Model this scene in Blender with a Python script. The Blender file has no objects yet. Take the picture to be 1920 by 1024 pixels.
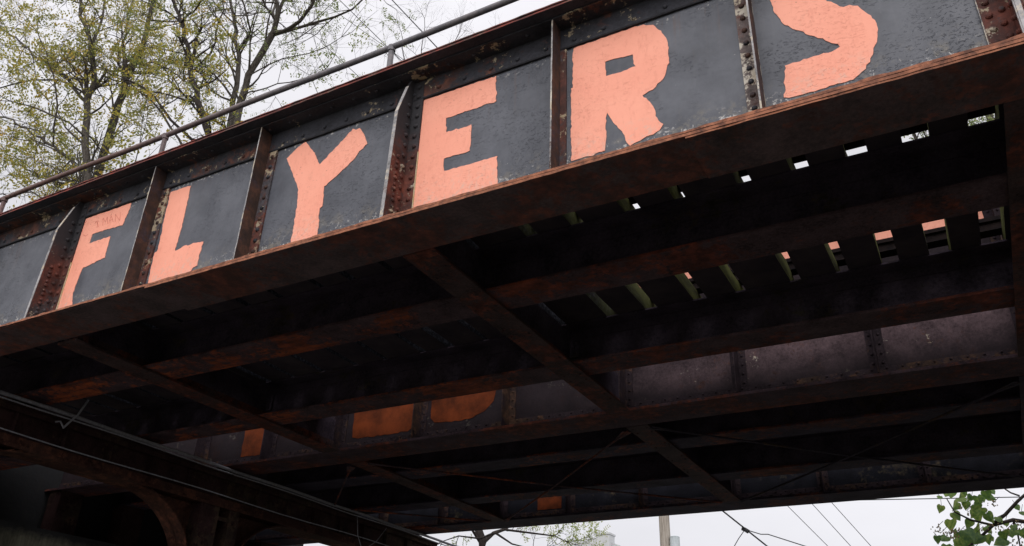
import bpy, math, random
from mathutils import Vector, Matrix, noise as mnoise
from mathutils.geometry import tessellate_polygon
random.seed(7)
R = random.random
def U(a, b): return a + (b - a) * R()
scene = bpy.context.scene
col = scene.collection
GZ = -1.6            # ground level; the camera stands 1.6 m above it at the origin

# ------------------------------------------------------------------ camera
a_, b_, c_, F_ = 0.518401908, 2.06266097, 0.0376282363, 1578.5
ROT = Matrix.Rotation(a_, 3, 'Z') @ Matrix.Rotation(b_, 3, 'X') @ Matrix.Rotation(c_, 3, 'Z')
cam = bpy.data.cameras.new('camera')
cam.sensor_width = 36.0
cam.lens = 36.0 * F_ / 1920.0
cam.clip_start = 0.05
cam.clip_end = 3000
camo = bpy.data.objects.new('camera', cam)
col.objects.link(camo)
camo.matrix_world = ROT.to_4x4()
scene.camera = camo

def ray(px, py): return ROT @ Vector((px - 960, -(py - 512), -F_))
def on_y(px, py, y):
    d = ray(px, py); return d * (y / d.y)

# ------------------------------------------------------------------ node helpers
class NT:
    def __init__(s, name):
        s.m = bpy.data.materials.new(name); s.m.use_nodes = True
        s.t = s.m.node_tree; s.n = s.t.nodes; s.l = s.t.links
        s.b = s.n['Principled BSDF']
        s.b.inputs['Roughness'].default_value = 0.75
        s.geo = s.n.new('ShaderNodeNewGeometry')
        s.pos = s.geo.outputs['Position']
    def link(s, a, b): s.l.new(a, b)
    def mapping(s, scale=(1, 1, 1), loc=(0, 0, 0), rot=(0, 0, 0)):
        m = s.n.new('ShaderNodeMapping')
        m.inputs['Scale'].default_value = scale; m.inputs['Location'].default_value = loc
        m.inputs['Rotation'].default_value = rot
        s.link(s.pos, m.inputs['Vector']); return m.outputs[0]
    def noise(s, scale, detail=6, rough=0.6, vec=None, dist=0.0):
        n = s.n.new('ShaderNodeTexNoise')
        n.inputs['Scale'].default_value = scale; n.inputs['Detail'].default_value = detail
        n.inputs['Roughness'].default_value = rough; n.inputs['Distortion'].default_value = dist
        s.link(vec or s.pos, n.inputs['Vector']); return n.outputs['Fac']
    def voronoi(s, scale, vec=None):
        n = s.n.new('ShaderNodeTexVoronoi'); n.inputs['Scale'].default_value = scale
        s.link(vec or s.pos, n.inputs['Vector']); return n.outputs['Distance']
    def ramp(s, v, stops):
        r = s.n.new('ShaderNodeValToRGB'); e = r.color_ramp.elements
        while len(e) < len(stops): e.new(0.5)
        for k, (p, c) in enumerate(stops):
            e[k].position = p
            e[k].color = (c, c, c, 1) if isinstance(c, (int, float)) else (*c, 1)
        s.link(v, r.inputs[0]); return r.outputs['Color']
    def step(s, v, lo, hi):
        m = s.n.new('ShaderNodeMapRange'); m.inputs[1].default_value = lo; m.inputs[2].default_value = hi
        m.clamp = True
        s.link(v, m.inputs[0]); return m.outputs[0]
    def math(s, op, a, b=None):
        m = s.n.new('ShaderNodeMath'); m.operation = op
        for i, v in enumerate((a, b)):
            if v is None: continue
            if isinstance(v, (int, float)): m.inputs[i].default_value = v
            else: s.link(v, m.inputs[i])
        return m.outputs[0]
    def mix(s, f, a, b):
        m = s.n.new('ShaderNodeMix'); m.data_type = 'RGBA'
        if isinstance(f, (int, float)): m.inputs[0].default_value = f
        else: s.link(f, m.inputs[0])
        for i, v in ((6, a), (7, b)):
            if isinstance(v, tuple): m.inputs[i].default_value = (*v, 1)
            else: s.link(v, m.inputs[i])
        return m.outputs[2]
    def axis(s, k):
        x = s.n.new('ShaderNodeSeparateXYZ'); s.link(s.pos, x.inputs[0]); return x.outputs[k]
    def bump(s, h, strength=0.5, dist=0.01):
        b = s.n.new('ShaderNodeBump'); b.inputs['Strength'].default_value = strength
        b.inputs['Distance'].default_value = dist
        s.link(h, b.inputs['Height']); s.link(b.outputs[0], s.b.inputs['Normal'])
    def color(s, c):
        if isinstance(c, tuple): s.b.inputs['Base Color'].default_value = (*c, 1)
        else: s.link(c, s.b.inputs['Base Color'])
        return s.m

def rust_color(t, orange=1.0, seed=0):
    v = t.mapping(loc=(seed, seed * 2, seed * 3))
    n = t.noise(7, 8, 0.7, v)
    return t.ramp(n, [(0.30, (0.022, 0.013, 0.012)), (0.48, (0.055 * orange, 0.024, 0.018)),
                      (0.62, (0.115 * orange, 0.042, 0.027)), (0.80, (0.24 * orange, 0.09, 0.05))])

def mat_steel(name, paint, rust=0.5, peel=0.0, orange=1.0, seed=0, xgrad=False, rough=0.75, pale=(0.42, 0.40, 0.35), zdark=None, bumpd=0.004, vivid=False, painted_shade=False):
    """old painted steel: paint where a noise mask leaves it, rust elsewhere, chalky peel spots"""
    t = NT(name)
    v = t.mapping(loc=(seed, 0, seed))
    big = t.noise(1.3, 6, 0.65, v)
    fine = t.noise(16, 8, 0.7, v)
    s = t.math('ADD', t.math('MULTIPLY', big, 0.6), t.math('MULTIPLY', fine, 0.4))
    th = 0.5 + (0.5 - rust) * 0.42
    mask = t.step(s, th - 0.02, th + 0.04)
    pv = t.mix(t.step(t.math('ADD', t.math('MULTIPLY', t.noise(4, 5, 0.6, v), .5), t.math('MULTIPLY', t.noise(40, 7, 0.75, v), .5)), .38, .62), tuple(c * 0.45 for c in paint), tuple(c * 1.7 for c in paint))
    rc = rust_color(t, orange, seed)
    if xgrad:      # brighter, fresher rust towards the pier on the west side
        g = t.step(t.axis(0), -1.5, -9.0)
        stre = t.noise(3, 6, 0.7, t.mapping(scale=(0.5, 4, 4), loc=(seed, 1, 2)))
        g2 = t.math('MULTIPLY', g, t.step(stre, 0.42, 0.62))
        rc = t.mix(g2, rc, (0.34, 0.085, 0.028))
    c = t.mix(mask, pv, rc)
    if vivid: c = t.mix(t.step(fine, 0.35, 0.6), (0.09, 0.034, 0.02), (0.33, 0.125, 0.065))
    if peel > 0:
        pn = t.noise(15, 9, 0.72, t.mapping(loc=(seed + 5, 3, 1)))
        pb = t.noise(3.0, 3, 0.5, t.mapping(loc=(seed, 9, 1)))
        pm = t.step(t.math('ADD', t.math('MULTIPLY', pn, .6), t.math('MULTIPLY', pb, .4)), 0.61 - peel * 0.09, 0.64 - peel * 0.09)
        pc = t.mix(t.noise(9, 3), pale, (0.34, 0.24, 0.12))
        c = t.mix(pm, c, pc)
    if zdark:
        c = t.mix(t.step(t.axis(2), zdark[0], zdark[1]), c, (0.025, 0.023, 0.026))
    if painted_shade:       # under-deck shade painted into the web colour, low and west; upper band also darkened
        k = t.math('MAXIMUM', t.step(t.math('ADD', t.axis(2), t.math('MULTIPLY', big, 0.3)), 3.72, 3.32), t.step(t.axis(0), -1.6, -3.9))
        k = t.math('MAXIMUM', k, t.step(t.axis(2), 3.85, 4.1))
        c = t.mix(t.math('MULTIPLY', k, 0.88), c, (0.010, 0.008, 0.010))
    h = t.math('ADD', fine, t.math('MULTIPLY', t.noise(70, 4, 0.6, v), 0.5))
    t.bump(h, 0.7, bumpd)
    t.b.inputs['Roughness'].default_value = rough
    t.b.inputs['Specular IOR Level'].default_value = 0.3 if seed < 50 else 0.06
    return t.color(c)

def relief(t):
    """small curled paint blisters and drips"""
    n = t.noise(1.9, 4, 0.6, t.mapping(loc=(3, 1, 5)), .5)
    v = t.noise(34, 3, 0.55, t.mapping(scale=(1, 1, 2.0)), 1.0)
    bl = t.math('MULTIPLY', t.step(v, 0.57, 0.68), t.step(n, 0.42, 0.58))
    return bl, t.math('ADD', bl, t.math('MULTIPLY', t.noise(3.0, 3), 1.2))

def mat_rail():
    t = NT('handrail_paint_and_rust')
    n = t.noise(12, 8, .7)
    a = t.mix(t.step(n, .4, .6), (0.10, 0.095, 0.105), (0.17, 0.15, 0.155))
    b = t.mix(t.step(n, .4, .6), (0.075, 0.036, 0.03), (0.16, 0.085, 0.07))
    c = t.mix(t.step(t.math('ADD', t.axis(0), t.math('MULTIPLY', t.noise(1.5, 4), 2.0)), -3.6, -6.2), a, b)
    t.bump(n, .5, .003); t.b.inputs['Roughness'].default_value = .6
    return t.color(c)

def mat_web(name):
    t = NT(name)
    base = t.mix(t.step(t.noise(2.2, 8, 0.7), .38, .62), (0.042, 0.045, 0.057), (0.082, 0.086, 0.102))
    stre = t.noise(7, 6, 0.65, t.mapping(scale=(4, 1, 0.35)))
    c = t.mix(t.math('MULTIPLY', t.step(stre, 0.5, 0.75), 0.13), base, (0.16, 0.16, 0.175))
    dark = t.noise(2.3, 7, 0.7, t.mapping(loc=(4, 4, 4)))
    c = t.mix(t.math('MULTIPLY', t.step(dark, 0.55, 0.7), 0.45), c, (0.04, 0.041, 0.047))
    # dirt and chalk collecting just above the bottom flange and under the top angle
    z = t.axis(2)
    low = t.step(z, 3.42, 3.2)
    dn = t.noise(11, 8, 0.7)
    c = t.mix(t.math('MULTIPLY', low, t.step(dn, 0.5, 0.66)), c, (0.16, 0.14, 0.11))
    chip = t.noise(26, 9, 0.75)
    low2 = t.step(z, 3.32, 3.2)
    top2 = t.step(z, 4.12, 4.2)
    ed = t.math('MAXIMUM', low2, top2)
    c = t.mix(t.math('MULTIPLY', ed, t.step(chip, 0.57, 0.60)), c, (0.5, 0.48, 0.45))
    rare = t.math('MULTIPLY', t.step(chip, 0.67, 0.69), t.step(t.noise(1.7, 2), 0.5, 0.57))
    rr = t.noise(5, 7, .7, t.mapping(scale=(5, 1, .3), loc=(7, 0, 0)))
    c = t.mix(t.math('MULTIPLY', t.math('MULTIPLY', t.step(z, 3.7, 4.2), t.step(rr, .56, .68)), .55), c, (0.10, 0.055, 0.04))
    c = t.mix(rare, c, (0.42, 0.41, 0.4))
    bl, h = relief(t)
    c = t.mix(t.math('MULTIPLY', bl, 0.35), c, (0.035, 0.036, 0.042))
    t.bump(h, 0.5, 0.010)
    t.b.inputs['Roughness'].default_value = 0.55
    return t.color(c)

def mat_salmon(name, k=1.0):
    t = NT(name)
    c = t.mix(t.noise(2.2, 6, 0.6), (0.80 * k, 0.29 * k, 0.19 * k), (0.90 * k, 0.40 * k, 0.28 * k))
    sp = t.noise(42, 6, 0.7)
    blot = t.noise(2.6, 2)
    c = t.mix(t.math('MULTIPLY', t.step(sp, 0.635, 0.66), t.step(blot, 0.42, 0.6)), c, (0.30, 0.10, 0.07))
    d = t.noise(6, 9, 0.8, t.mapping(loc=(3, 3, 3)))
    c = t.mix(t.math('MULTIPLY', t.step(d, 0.6, 0.72), 0.45), c, (0.5, 0.26, 0.17))
    e = t.noise(13, 9, 0.8, t.mapping(scale=(2.2, 1, .7), loc=(1, 8, 3)))
    c = t.mix(t.math('MULTIPLY', t.step(e, 0.52, 0.7), 0.5), c, (0.62 * k, 0.20 * k, 0.13 * k))
    low = t.math('MULTIPLY', t.step(t.axis(2), 3.45, 3.2), t.step(t.noise(24, 9, .75), .5, .62))
    c = t.mix(t.math('MULTIPLY', low, .7), c, (0.55, 0.42, 0.34))
    thin = t.noise(60, 8, .8, t.mapping(loc=(2, 2, 9)))
    c = t.mix(t.math('MULTIPLY', t.step(thin, .655, .69), t.step(t.noise(3.3, 4), .5, .6)), c, (0.12, 0.10, 0.10))
    bl, h = relief(t)
    c = t.mix(t.math('MULTIPLY', bl, 0.12), c, (0.45, 0.15, 0.10))
    t.bump(h, 0.42, 0.009)
    t.b.inputs['Roughness'].default_value = 0.7
    return t.color(c)

def mat_abut():
    t = NT('stained_abutment_concrete')
    n = t.noise(1.6, 8, .7, t.mapping(scale=(1, 1, .4)))
    f = t.noise(9, 8, .7)
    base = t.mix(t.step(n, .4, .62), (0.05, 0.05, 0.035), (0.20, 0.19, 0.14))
    k = t.step(t.math('ADD', t.axis(2), t.math('MULTIPLY', f, .25)), 2.28, 2.42)  # upper band darkened: shade under the deck painted into the concrete colour
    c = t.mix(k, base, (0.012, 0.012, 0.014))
    y = t.noise(7, 6, .7, t.mapping(scale=(1, 5, .3)))
    c = t.mix(t.math('MULTIPLY', t.step(y, .5, .7), .6), c, (0.02, 0.019, 0.015))
    t.bump(f, .5, .02); t.b.inputs['Roughness'].default_value = .95
    return t.color(c)

def mat_basic(name, a, b, scale=8, rough=0.85, bump=0.3, bd=0.005, stretch=(1, 1, 1), stops=(0.35, 0.65), spec=0.1):
    t = NT(name)
    t.b.inputs['Specular IOR Level'].default_value = spec
    n = t.noise(scale, 8, 0.65, t.mapping(scale=stretch))
    c = t.ramp(n, [(stops[0], a), (stops[1], b)])
    t.bump(n, bump, bd)
    t.b.inputs['Roughness'].default_value = rough
    return t.color(c)

def mat_leaf(name, cols, trans=0.35):
    t = NT(name)
    n = t.noise(1.4, 3, 0.6)
    n2 = t.noise(23, 2, 0.5)
    s = t.math('ADD', t.math('MULTIPLY', n, 0.5), t.math('MULTIPLY', n2, 0.5))
    k = len(cols)
    c = t.ramp(s, [(0.36 + 0.28 * i / (k - 1), cols[i]) for i in range(k)])
    t.color(c); t.b.inputs['Roughness'].default_value = 0.6
    tr = t.n.new('ShaderNodeBsdfTranslucent'); t.link(c, tr.inputs['Color'])
    mx = t.n.new('ShaderNodeMixShader'); mx.inputs[0].default_value = trans
    out = t.n['Material Output']
    t.link(t.b.outputs[0], mx.inputs[1]); t.link(tr.outputs[0], mx.inputs[2]); t.link(mx.outputs[0], out.inputs['Surface'])
    return t.m

M = {}
M['web'] = mat_web('dark_grey_web_paint')
M['salmon'] = mat_salmon('salmon_letter_paint')
M['salmon_old'] = mat_salmon('faded_salmon_paint', 0.8)
M['scrawl'] = mat_basic('faded_maroon_marker', (0.56, 0.19, 0.14), (0.76, 0.28, 0.2), 20)
M['top'] = mat_steel('black_top_angle_paint', (0.026, 0.026, 0.032), 0.40, 0.45, 1.0, 3, pale=(0.36, 0.33, 0.26))
M['bead'] = mat_basic('black_seam_paint', (0.012, 0.012, 0.014), (0.03, 0.03, 0.034), 12, 0.6)
M['topflange'] = mat_steel('top_cover_plate_rust', (0.026, 0.026, 0.033), 0.2, 0.0, 0.7, 11)
M['edge'] = mat_steel('rusty_plate_edge', (0.11, 0.05, 0.035), 0.72, 0.0, 1.25, 17, bumpd=0.006, vivid=True)
M['topedge'] = mat_steel('top_plate_edge', (0.11, 0.06, 0.045), 0.6, 0.0, 2.0, 19, bumpd=0.006)
M['botflange'] = mat_steel('bottom_cover_plate', (0.056, 0.036, 0.038), 0.5, 0.0, 1.25, 23, xgrad=False)
M['stiff'] = mat_steel('rusty_stiffener', (0.040, 0.028, 0.034), 0.55, 0.0, 0.8, 31)
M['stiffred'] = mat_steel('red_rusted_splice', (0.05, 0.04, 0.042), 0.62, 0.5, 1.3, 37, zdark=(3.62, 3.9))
M['paledge'] = mat_steel('chalky_stiffener_edge', (0.26, 0.25, 0.25), 0.3, 0.9, 0.9, 41, pale=(0.6, 0.58, 0.54))
M['leg'] = mat_steel('scuffed_stiffener_leg', (0.05, 0.045, 0.05), 0.6, 0.75, 1.2, 47, pale=(0.34, 0.30, 0.24))
M['peeled'] = mat_steel('peeling_white_leg', (0.10, 0.075, 0.07), 0.5, 1.25, 1.1, 43, pale=(0.62, 0.61, 0.57))
M['yellow'] = mat_basic('yellowed_primer', (0.42, 0.34, 0.16), (0.5, 0.45, 0.33), 20)
M['under'] = mat_steel('under_deck_steel', (0.048, 0.031, 0.035), 0.48, 0.0, 1.3, 51, xgrad=True)
M['darkweb'] = mat_steel('dark_stringer_web', (0.036, 0.028, 0.038), 0.34, 0.0, 0.5, 53)  # darker than the flange steel
M['beam'] = mat_steel('floor_beam_steel', (0.038, 0.025, 0.025), 0.48, 0.0, 1.2, 57)
M['midweb'] = mat_steel('mauve_web_paint', (0.066, 0.044, 0.048), 0.36, 0.06, 0.9, 61, pale=(0.4, 0.4, 0.4), painted_shade=True)
M['midstiff'] = mat_steel('dark_inner_stiffener', (0.020, 0.014, 0.017), 0.42, 0.0, 0.7, 69)  # darker than the web around it
M['midflange'] = mat_steel('middle_girder_plate', (0.042, 0.028, 0.034), 0.5, 0.0, 1.2, 67, xgrad=False)
M['farsteel'] = mat_steel('far_track_steel', (0.028, 0.023, 0.034), 0.4, 0.0, 1.1, 71, xgrad=True)
M['orange'] = mat_basic('orange_painted_panel', (0.045, 0.010, 0.003), (0.135, 0.028, 0.007), 3.5, 0.8)
M['tieb'] = mat_basic('dark_tie_underside', (0.026, 0.021, 0.028), (0.050, 0.040, 0.044), 3.2, 0.95)  # underside darker than the mossy sides
def mat_tie():
    t = NT('mossy_tie_timber')
    n = t.noise(3.2, 8, 0.65, t.mapping(scale=(1.0, .25, 1.0)))
    a = t.ramp(n, [(0.38, (0.015, 0.013, 0.01)), (0.56, (0.085, 0.088, 0.028))])
    sp = t.noise(30, 6, 0.7)
    b = t.ramp(sp, [(0.46, (0.008, 0.008, 0.011)), (0.66, (0.05, 0.052, 0.065))])
    c = t.mix(t.step(t.axis(0), -2.0, -3.3), a, b)  # westward from moss to dark grey, dimmer light put into the colour
    t.bump(n, .6, .012)
    t.b.inputs['Specular IOR Level'].default_value = .05
    t.b.inputs['Roughness'].default_value = .95
    return t.color(c)
M['tie'] = mat_tie()
M['board'] = mat_basic('dark_deck_board', (0.018, 0.018, 0.024), (0.05, 0.05, 0.06), 4, 0.95)  # slightly blue: lens haze under the second track put into the colour
M['rail'] = mat_basic('rail_steel', (0.006, 0.005, 0.006), (0.018, 0.012, 0.011), 10, 1.0)
M['pipe'] = mat_rail()
M['rods'] = mat_steel('dark_bracing', (0.026, 0.022, 0.03), 0.4, 0.0, 0.6, 87)  # dark bracing steel without the westward orange
M['pier'] = mat_steel('pier_steel', (0.024, 0.012, 0.012), 0.42, 0.0, 0.6, 91)
M['pier_edge'] = mat_steel('pier_rust_edge', (0.030, 0.013, 0.010), 0.5, 0.0, 0.9, 95)
M['cable'] = mat_basic('grey_cable_jacket', (0.16, 0.16, 0.18), (0.26, 0.26, 0.29), 30, 0.5, 0.1)
M['wire'] = mat_basic('black_wire', (0.02, 0.02, 0.022), (0.04, 0.04, 0.042), 10, 0.6, 0.1)
M['concrete'] = mat_basic('stained_abutment_concrete', (0.02, 0.02, 0.018), (0.085, 0.082, 0.06), 1.6, 0.95, 0.4, 0.02, (1, 1, 0.5))
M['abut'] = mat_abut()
M['asphalt'] = mat_basic('asphalt', (0.07, 0.068, 0.066), (0.115, 0.11, 0.104), 30, 0.9, 0.5, 0.004)
M['sidewalk'] = mat_basic('pavement_concrete', (0.26, 0.25, 0.23), (0.38, 0.37, 0.34), 6, 0.9)
M['ground'] = mat_basic('dry_grass_ground', (0.06, 0.07, 0.03), (0.17, 0.15, 0.08), 2, 0.95)
M['line'] = mat_basic('yellow_road_paint', (0.5, 0.35, 0.05), (0.6, 0.42, 0.08), 20)
M['bark'] = mat_basic('grey_brown_bark', (0.035, 0.030, 0.026), (0.10, 0.088, 0.076), 9, 0.95, 0.6, 0.01, (3, 3, 0.6))
M['barkdark'] = mat_basic('dark_bark', (0.02, 0.017, 0.016), (0.055, 0.045, 0.04), 9, 0.95, 0.6, 0.01, (3, 3, 0.6))
M['leafy'] = mat_leaf('yellowing_leaf', [(0.09, 0.12, 0.03), (0.22, 0.23, 0.05), (0.40, 0.35, 0.07), (0.62, 0.33, 0.04)], 0.45)
M['leafg'] = mat_leaf('pale_green_leaf', [(0.10, 0.14, 0.045), (0.2, 0.25, 0.08), (0.34, 0.34, 0.11)], 0.45)
M['leafp'] = mat_leaf('palest_green_leaf', [(0.20, 0.28, 0.09), (0.38, 0.44, 0.16), (0.5, 0.5, 0.2)], 0.5)  # palest of the leaf greens
M['leafc'] = mat_leaf('deep_green_leaf', [(0.05, 0.11, 0.035), (0.11, 0.19, 0.04), (0.24, 0.29, 0.07)], 0.5)
M['seed'] = mat_basic('brown_seed_heads', (0.10, 0.075, 0.04), (0.26, 0.2, 0.10), 30)
M['whitewall'] = mat_basic('grey_white_render', (0.44, 0.45, 0.46), (0.56, 0.57, 0.57), 1.2, 0.9, 0.1, 0.005, (1, 1, 0.3))
M['coping'] = mat_basic('coping_stone', (0.5, 0.5, 0.49), (0.62, 0.62, 0.6), 5)
M['glass'] = mat_basic('dark_window_glass', (0.02, 0.025, 0.03), (0.05, 0.06, 0.07), 1, 0.15, 0.0, spec=0.5)
M['wood'] = mat_basic('weathered_pole_wood', (0.20, 0.17, 0.14), (0.40, 0.36, 0.31), 14, 0.9, 0.6, 0.006, (3, 3, 0.15))
M['metal'] = mat_basic('grey_enamel', (0.40, 0.44, 0.45), (0.5, 0.54, 0.55), 3, 0.5, 0.1)

# ------------------------------------------------------------------ mesh builder
class MB:
    def __init__(s): s.v = []; s.f = []; s.mi = []
    def add(s, vs, fs, mi=0):
        k = len(s.v); s.v.extend(vs)
        for f in fs: s.f.append([k + i for i in f]); s.mi.append(mi)
    def box(s, x0, x1, y0, y1, z0, z1, mi=0, sides=None):
        """sides: material index for the -y/+y/-x/+x faces"""
        k = len(s.v)
        s.v += [(x, y, z) for z in (z0, z1) for y in (y0, y1) for x in (x0, x1)]
        q = [(0, 2, 3, 1), (4, 5, 7, 6), (0, 1, 5, 4), (2, 6, 7, 3), (0, 4, 6, 2), (1, 3, 7, 5)]
        for i, f in enumerate(q):
            s.f.append([k + j for j in f]); s.mi.append(sides if (sides is not None and i >= 2) else mi)
    def rough_plate(s, x0, x1, y0, y1, z0, z1, step=0.06, amp=0.003, mi=0, sides=None, seed=0, zamp=0.0):
        """plate long in x whose -y edge is ragged"""
        n = max(2, int((x1 - x0) / step)); k = len(s.v)
        for i in range(n + 1):
            x = x0 + (x1 - x0) * i / n
            d = amp * (mnoise.noise(Vector((x * 9, seed, 0))) * 1.6 + U(-.4, .4))
            e = zamp * mnoise.noise(Vector((x * 7, seed + 5, 0)))
            s.v += [(x, y0 + d, z0), (x, y0 + d * .6, z1 + e), (x, y1, z1), (x, y1, z0)]
        for i in range(n):
            a = k + 4 * i; b = a + 4
            for j in range(4):
                m = sides if (sides is not None and j in (0, 2)) else mi
                s.f.append([a + j, a + (j + 1) % 4, b + (j + 1) % 4, b + j]); s.mi.append(m)
        e = k + 4 * n
        s.f.append([k, k + 3, k + 2, k + 1]); s.mi.append(mi)
        s.f.append([e, e + 1, e + 2, e + 3]); s.mi.append(mi)
    def tube(s, pts, rad, n=8, mi=0, cap=True):
        pts = [Vector(p) for p in pts]
        if isinstance(rad, (int, float)): rad = [rad] * len(pts)
        k = len(s.v); up = Vector((0.13, 0.21, 1)).normalized()
        for i, p in enumerate(pts):
            d = (pts[min(i + 1, len(pts) - 1)] - pts[max(i - 1, 0)])
            d = d.normalized() if d.length > 1e-9 else Vector((0, 0, 1))
            a = d.cross(up)
            if a.length < 0.05: a = d.cross(Vector((1, 0, 0)))
            a.normalize(); b = d.cross(a)
            for j in range(n):
                t = 2 * math.pi * j / n
                s.v.append(tuple(p + (a * math.cos(t) + b * math.sin(t)) * rad[i]))
        for i in range(len(pts) - 1):
            for j in range(n):
                s.f.append([k + i * n + j, k + i * n + (j + 1) % n, k + (i + 1) * n + (j + 1) % n, k + (i + 1) * n + j]); s.mi.append(mi)
        if cap:
            s.f.append([k + j for j in range(n)][::-1]); s.mi.append(mi)
            e = k + (len(pts) - 1) * n
            s.f.append([e + j for j in range(n)]); s.mi.append(mi)
    def rivet(s, p, nrm, r=0.016, mi=0):
        """domed rivet head"""
        p = Vector(p); nrm = Vector(nrm).normalized()
        a = nrm.orthogonal().normalized(); b = nrm.cross(a); k = len(s.v)
        for (h, rr) in ((-0.1, 1.0), (0.35, 0.92), (0.68, 0.6)):
            for j in range(8):
                t = j * math.pi / 4 + .3
                s.v.append(tuple(p + nrm * (h * r) + (a * math.cos(t) + b * math.sin(t)) * (rr * r)))
        s.v.append(tuple(p + nrm * (0.8 * r)))
        for i in range(2):
            for j in range(8):
                s.f.append([k + i * 8 + j, k + i * 8 + (j + 1) % 8, k + (i + 1) * 8 + (j + 1) % 8, k + (i + 1) * 8 + j]); s.mi.append(mi)
        for j in range(8):
            s.f.append([k + 16 + j, k + 16 + (j + 1) % 8, k + 24]); s.mi.append(mi)
    def prism(s, poly, axis, c0, c1, mi=0):
        """poly of (u,v) extruded along axis 0/1 (x or y) from c0 to c1"""
        n = len(poly); k = len(s.v)
        for c in (c0, c1):
            for (u, v) in poly:
                s.v.append((c, u, v) if axis == 0 else (u, c, v))
        for i in range(n):
            j = (i + 1) % n
            s.f.append([k + i, k + j, k + n + j, k + n + i]); s.mi.append(mi)
        s.f.append([k + i for i in range(n)][::-1]); s.mi.append(mi)
        s.f.append([k + n + i for i in range(n)]); s.mi.append(mi)
    def build(s, name, mats, parent=None, smooth=False, loc=(0, 0, 0)):
        me = bpy.data.meshes.new(name)
        L = Vector(loc)
        me.from_pydata([tuple(Vector(v) - L) for v in s.v] if loc != (0, 0, 0) else s.v, [], s.f)
        if not isinstance(mats, (list, tuple)): mats = [mats]
        for m in mats: me.materials.append(m)
        for p, i in zip(me.polygons, s.mi): p.material_index = i; p.use_smooth = smooth
        import bmesh
        bm = bmesh.new(); bm.from_mesh(me); bmesh.ops.recalc_face_normals(bm, faces=bm.faces); bm.to_mesh(me); bm.free()
        o = bpy.data.objects.new(name, me); o.location = loc
        col.objects.link(o)
        if parent:
            o.parent = parent
            w = Vector((0, 0, 0)); q = parent
            while q: w += Vector(q.location); q = q.parent
            o.location = L - w
        return o

def empty(name, loc=(0, 0, 0)):
    o = bpy.data.objects.new(name, None); o.location = loc; o.empty_display_size = 0.3
    col.objects.link(o); return o
def tag(o, label, cat, group=None):
    o['label'] = label; o['category'] = cat
    if group: o['group'] = group
    return o
def structure(o): o['kind'] = 'structure'; return o

XL, XR = -13.0, 13.0

# ================================================================== BRIDGE
bridge = empty('railway_bridge', (0, 4, 3))
tag(bridge, 'rusty dark steel railway bridge overhead with salmon letters FLYERS painted on its side', 'bridge')

# ------------------------------------------------------------------ fascia girder
YW = 4.055                              # front face of the fascia web
BF0, BF1 = 3.83, 4.285                  # flange edges
g = MB(); g.box(XL, XR, YW, YW + .012, 3.043, 4.386)
fascia = g.build('fascia_girder', M['web'], bridge)

g = MB()
g.rough_plate(-5.59, XR, BF0, BF1, 3.000, 3.019, 0.05, .0025, 0, 1, 1)
g.box(XL, XR, BF0 + .022, BF1 - .03, 3.0195, 3.0245, 0)
g.rough_plate(XL, XR, BF0 + .004, BF1 - .004, 3.025, 3.040, 0.05, .003, 0, 1, 2)
g.box(XL, XR, BF0 + .03, YW, 3.0405, 3.0415, 0)
g.rough_plate(XL, XR, BF0 + .012, YW, 3.042, 3.050, 0.03, .008, 0, 1, 3, zamp=.008)
g.box(XL, XR, YW - .012, YW, 3.050, 3.17, 1)
g.box(XL, XR, YW + .012, YW + .024, 3.036, 3.17, 1)
g.rough_plate(-1.08, 3.6, BF0 + .004, BF1 - .004, 2.986, 2.998, 0.05, .003, 0, 1, 12)
g.build('bottom_flange', [M['botflange'], M['edge']], fascia)

g = MB()
g.rough_plate(XL, XR, BF0, BF1, 4.404, 4.418, 0.06, .003, 0, 1, 5)
g.rough_plate(XL, XR, BF0 + .012, BF1 - .01, 4.421, 4.434, 0.06, .004, 0, 1, 6)
g.rough_plate(XL, XR, BF0 + .004, BF1 - .02, 4.437, 4.447, 0.06, .005, 0, 1, 8, zamp=.004)
g.build('top_flange', [M['topflange'], M['topedge']], fascia)
g = MB()
g.box(XL, XR, YW - .14, YW, 4.388, 4.402)
g.box(XL, XR, YW - .014, YW, 4.215, 4.388)
x = XL + .1
while x < 4:
    g.rivet((x + U(-.006, .006), YW - .014, 4.262 + U(-.004, .004)), (0, -1, 0), .019)
    g.rivet((x + .11, YW - .078, 4.388), (0, 0, -1), .016)
    x += .225
g.build('top_angle', M['top'], fascia)
g = MB()
pts = []
x = XL
while x < XR:
    pts.append((x, YW - .010, 4.207 + .004 * mnoise.noise(Vector((x * 3, 0, 0))))); x += .12
g.tube(pts, .0115, 6)
g.build('seam_bead', M['bead'], fascia)

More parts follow.
